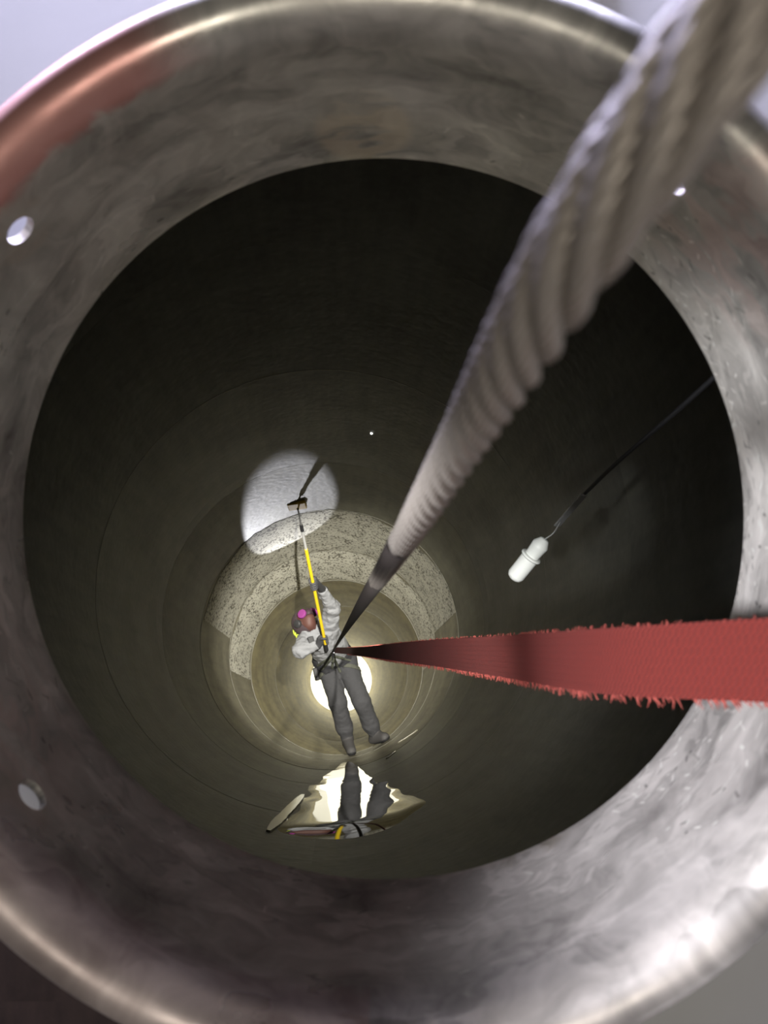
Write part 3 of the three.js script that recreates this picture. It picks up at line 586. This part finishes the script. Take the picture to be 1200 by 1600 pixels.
/* ------------------------------------------------------------------ wet floor and small things */
{
  const filmBase = (z) => mixn(floorY(0.06, 3.0), floorY(0.06, 6.6), (z - 3.0) / 3.6) + 0.015 - 0.005 * (z - 3.6);
  // console.log([2,2.6,3.2,3.9,4.6,5.2,5.7,6.5,7].map((z) => (filmBase(z) - floorY(0.035, z)).toFixed(4)).join(' '));
  // shallow water lying along the bottom of the pipe
  const pos = [], uv = [], idx = [], na = 60, nz = 150, z0 = 1.7, z1 = 7.0;
  for (let j = 0; j <= nz; j++) for (let i = 0; i <= na; i++) {
    const z = mixn(z0, z1, j / nz), x0 = 0.06, x = (i / na * 2 - 1) * 0.36, edge = step(0.10, 0.22, Math.abs(x));
    const dip = 0.035 * (1 - step(2.3, 2.85, z)) + 0.04 * step(6.5, 7.0, z);
    pos.push(x0 + x, filmBase(z) - dip + 0.13 * x + x * x / (2 * 2.2) + edge * 0.014 * (noise3(x * 8, z * 4.5, 5) - 0.5)
      + 0.0005 * (noise3(x * 3, z * 3, 3) - 0.5) + 0.00022 * (noise3(x * 6, z * 15, 7) - 0.5), -z); uv.push(x, z);
  }
  for (let j = 0; j < nz; j++) for (let i = 0; i < na; i++) { const k = j * (na + 1) + i; idx.push(k, k + 1, k + na + 1, k + 1, k + na + 2, k + na + 1); }
  const g = new THREE.BufferGeometry(); g.setAttribute('position', new THREE.Float32BufferAttribute(pos, 3)); g.setAttribute('uv', new THREE.Float32BufferAttribute(uv, 2)); g.setIndex(idx); g.computeVertexNormals();
  const w = mesh('water_film', g, new THREE.MeshPhysicalMaterial({ color: C(0.05, 0.05, 0.04), roughness: 0.03, ior: 1.45, specularIntensity: 1, side: THREE.DoubleSide }), scene);
  tag(w, 'shallow still water on the pipe floor mirroring the legs and bright opening', 'puddle', { kind: 'stuff' });
}
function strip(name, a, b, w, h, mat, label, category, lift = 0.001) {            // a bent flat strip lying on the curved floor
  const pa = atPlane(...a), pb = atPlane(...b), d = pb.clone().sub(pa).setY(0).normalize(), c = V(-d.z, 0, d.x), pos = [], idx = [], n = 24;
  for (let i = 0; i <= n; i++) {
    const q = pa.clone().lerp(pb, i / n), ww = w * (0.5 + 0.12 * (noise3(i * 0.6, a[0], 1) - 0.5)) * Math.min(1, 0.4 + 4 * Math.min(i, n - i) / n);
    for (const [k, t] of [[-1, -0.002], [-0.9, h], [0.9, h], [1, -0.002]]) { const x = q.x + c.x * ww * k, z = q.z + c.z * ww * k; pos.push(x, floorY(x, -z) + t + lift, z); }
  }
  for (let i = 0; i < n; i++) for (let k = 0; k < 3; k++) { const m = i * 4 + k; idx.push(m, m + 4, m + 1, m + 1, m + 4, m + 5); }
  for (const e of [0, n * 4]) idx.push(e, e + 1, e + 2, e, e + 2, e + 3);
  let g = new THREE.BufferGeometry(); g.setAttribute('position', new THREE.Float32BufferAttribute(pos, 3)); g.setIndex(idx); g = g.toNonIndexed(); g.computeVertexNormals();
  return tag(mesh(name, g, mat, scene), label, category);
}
const paleStrip = std({ color: C(0.78, 0.74, 0.56), roughness: 0.16 });  // pale gloss paints the wet sheen of the long streak; scraps share it
strip('sheen_or_scrap', [420, 1280, 2.65], [474, 1218, 3.9], 0.04, 0.006, paleStrip, 'pale strip painting the sheen of a wet streak left of the mirrored legs', 'strip');
strip('sheen_or_scrap', [622, 1163, 6.2], [652, 1168, 5.9], 0.02, 0.008, paleStrip, "short pale scrap beside the worker's right-hand boot", 'scrap');
strip('sheen_or_scrap', [604, 1192, 5.4], [618, 1185, 5.6], 0.022, 0.006, paleStrip, 'short bright scrap at the right edge of the water', 'scrap');
// body of the added lamp
{
  const g = base('added_lamp', FILL.clone()); tag(g, 'added unseen lamp inside the end plate lighting the worker from the front', 'lamp');
  const d = FILL_AIM.clone().sub(FILL).normalize(), o = V(0, 0, 0), back = camSpace(0.30, 0.42, -0.65).sub(FILL);
  mesh('housing', alongAxis(lathe([[0, -0.09], [0.03, -0.09], [0.045, -0.07], [0.05, -0.02], [0.053, -0.012], [0.049, -0.012], [0.044, -0.03], [0, -0.03]], 32), o, d), M.black, g);
  mesh('lens', alongAxis(lathe([[0, -0.026], [0.044, -0.026], [0.044, -0.022], [0, -0.02]], 32), o, d), std({ color: C(0.9, 0.9, 0.9), emissive: C(1, 0.96, 0.86), emissiveIntensity: 2 }), g);
  mesh('bracket', cyl(d.clone().multiplyScalar(-0.08), back, 0.012, 0.012, 14), M.black, g);
}
// small glowing disc standing in for a glint on the roof
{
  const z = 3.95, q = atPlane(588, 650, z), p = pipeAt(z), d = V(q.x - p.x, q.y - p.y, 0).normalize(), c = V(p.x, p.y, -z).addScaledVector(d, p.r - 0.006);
  const o = mesh('glint_disc', alongAxis(lathe([[0, 0.001], [0.0055, 0.001], [0.007, 0.004], [0.007, 0.012], [0, 0.012]], 20).translate(0, -0.002, 0), V(0, 0, 0), d), std({ color: C(0.8, 0.8, 0.8), emissive: C(1, 1, 0.95), emissiveIntensity: 3 }), scene);
  o.position.copy(c); tag(o, 'tiny glowing disc standing in for a glint on the dark pipe roof', 'hole');
}
renderer.render(scene, camera);
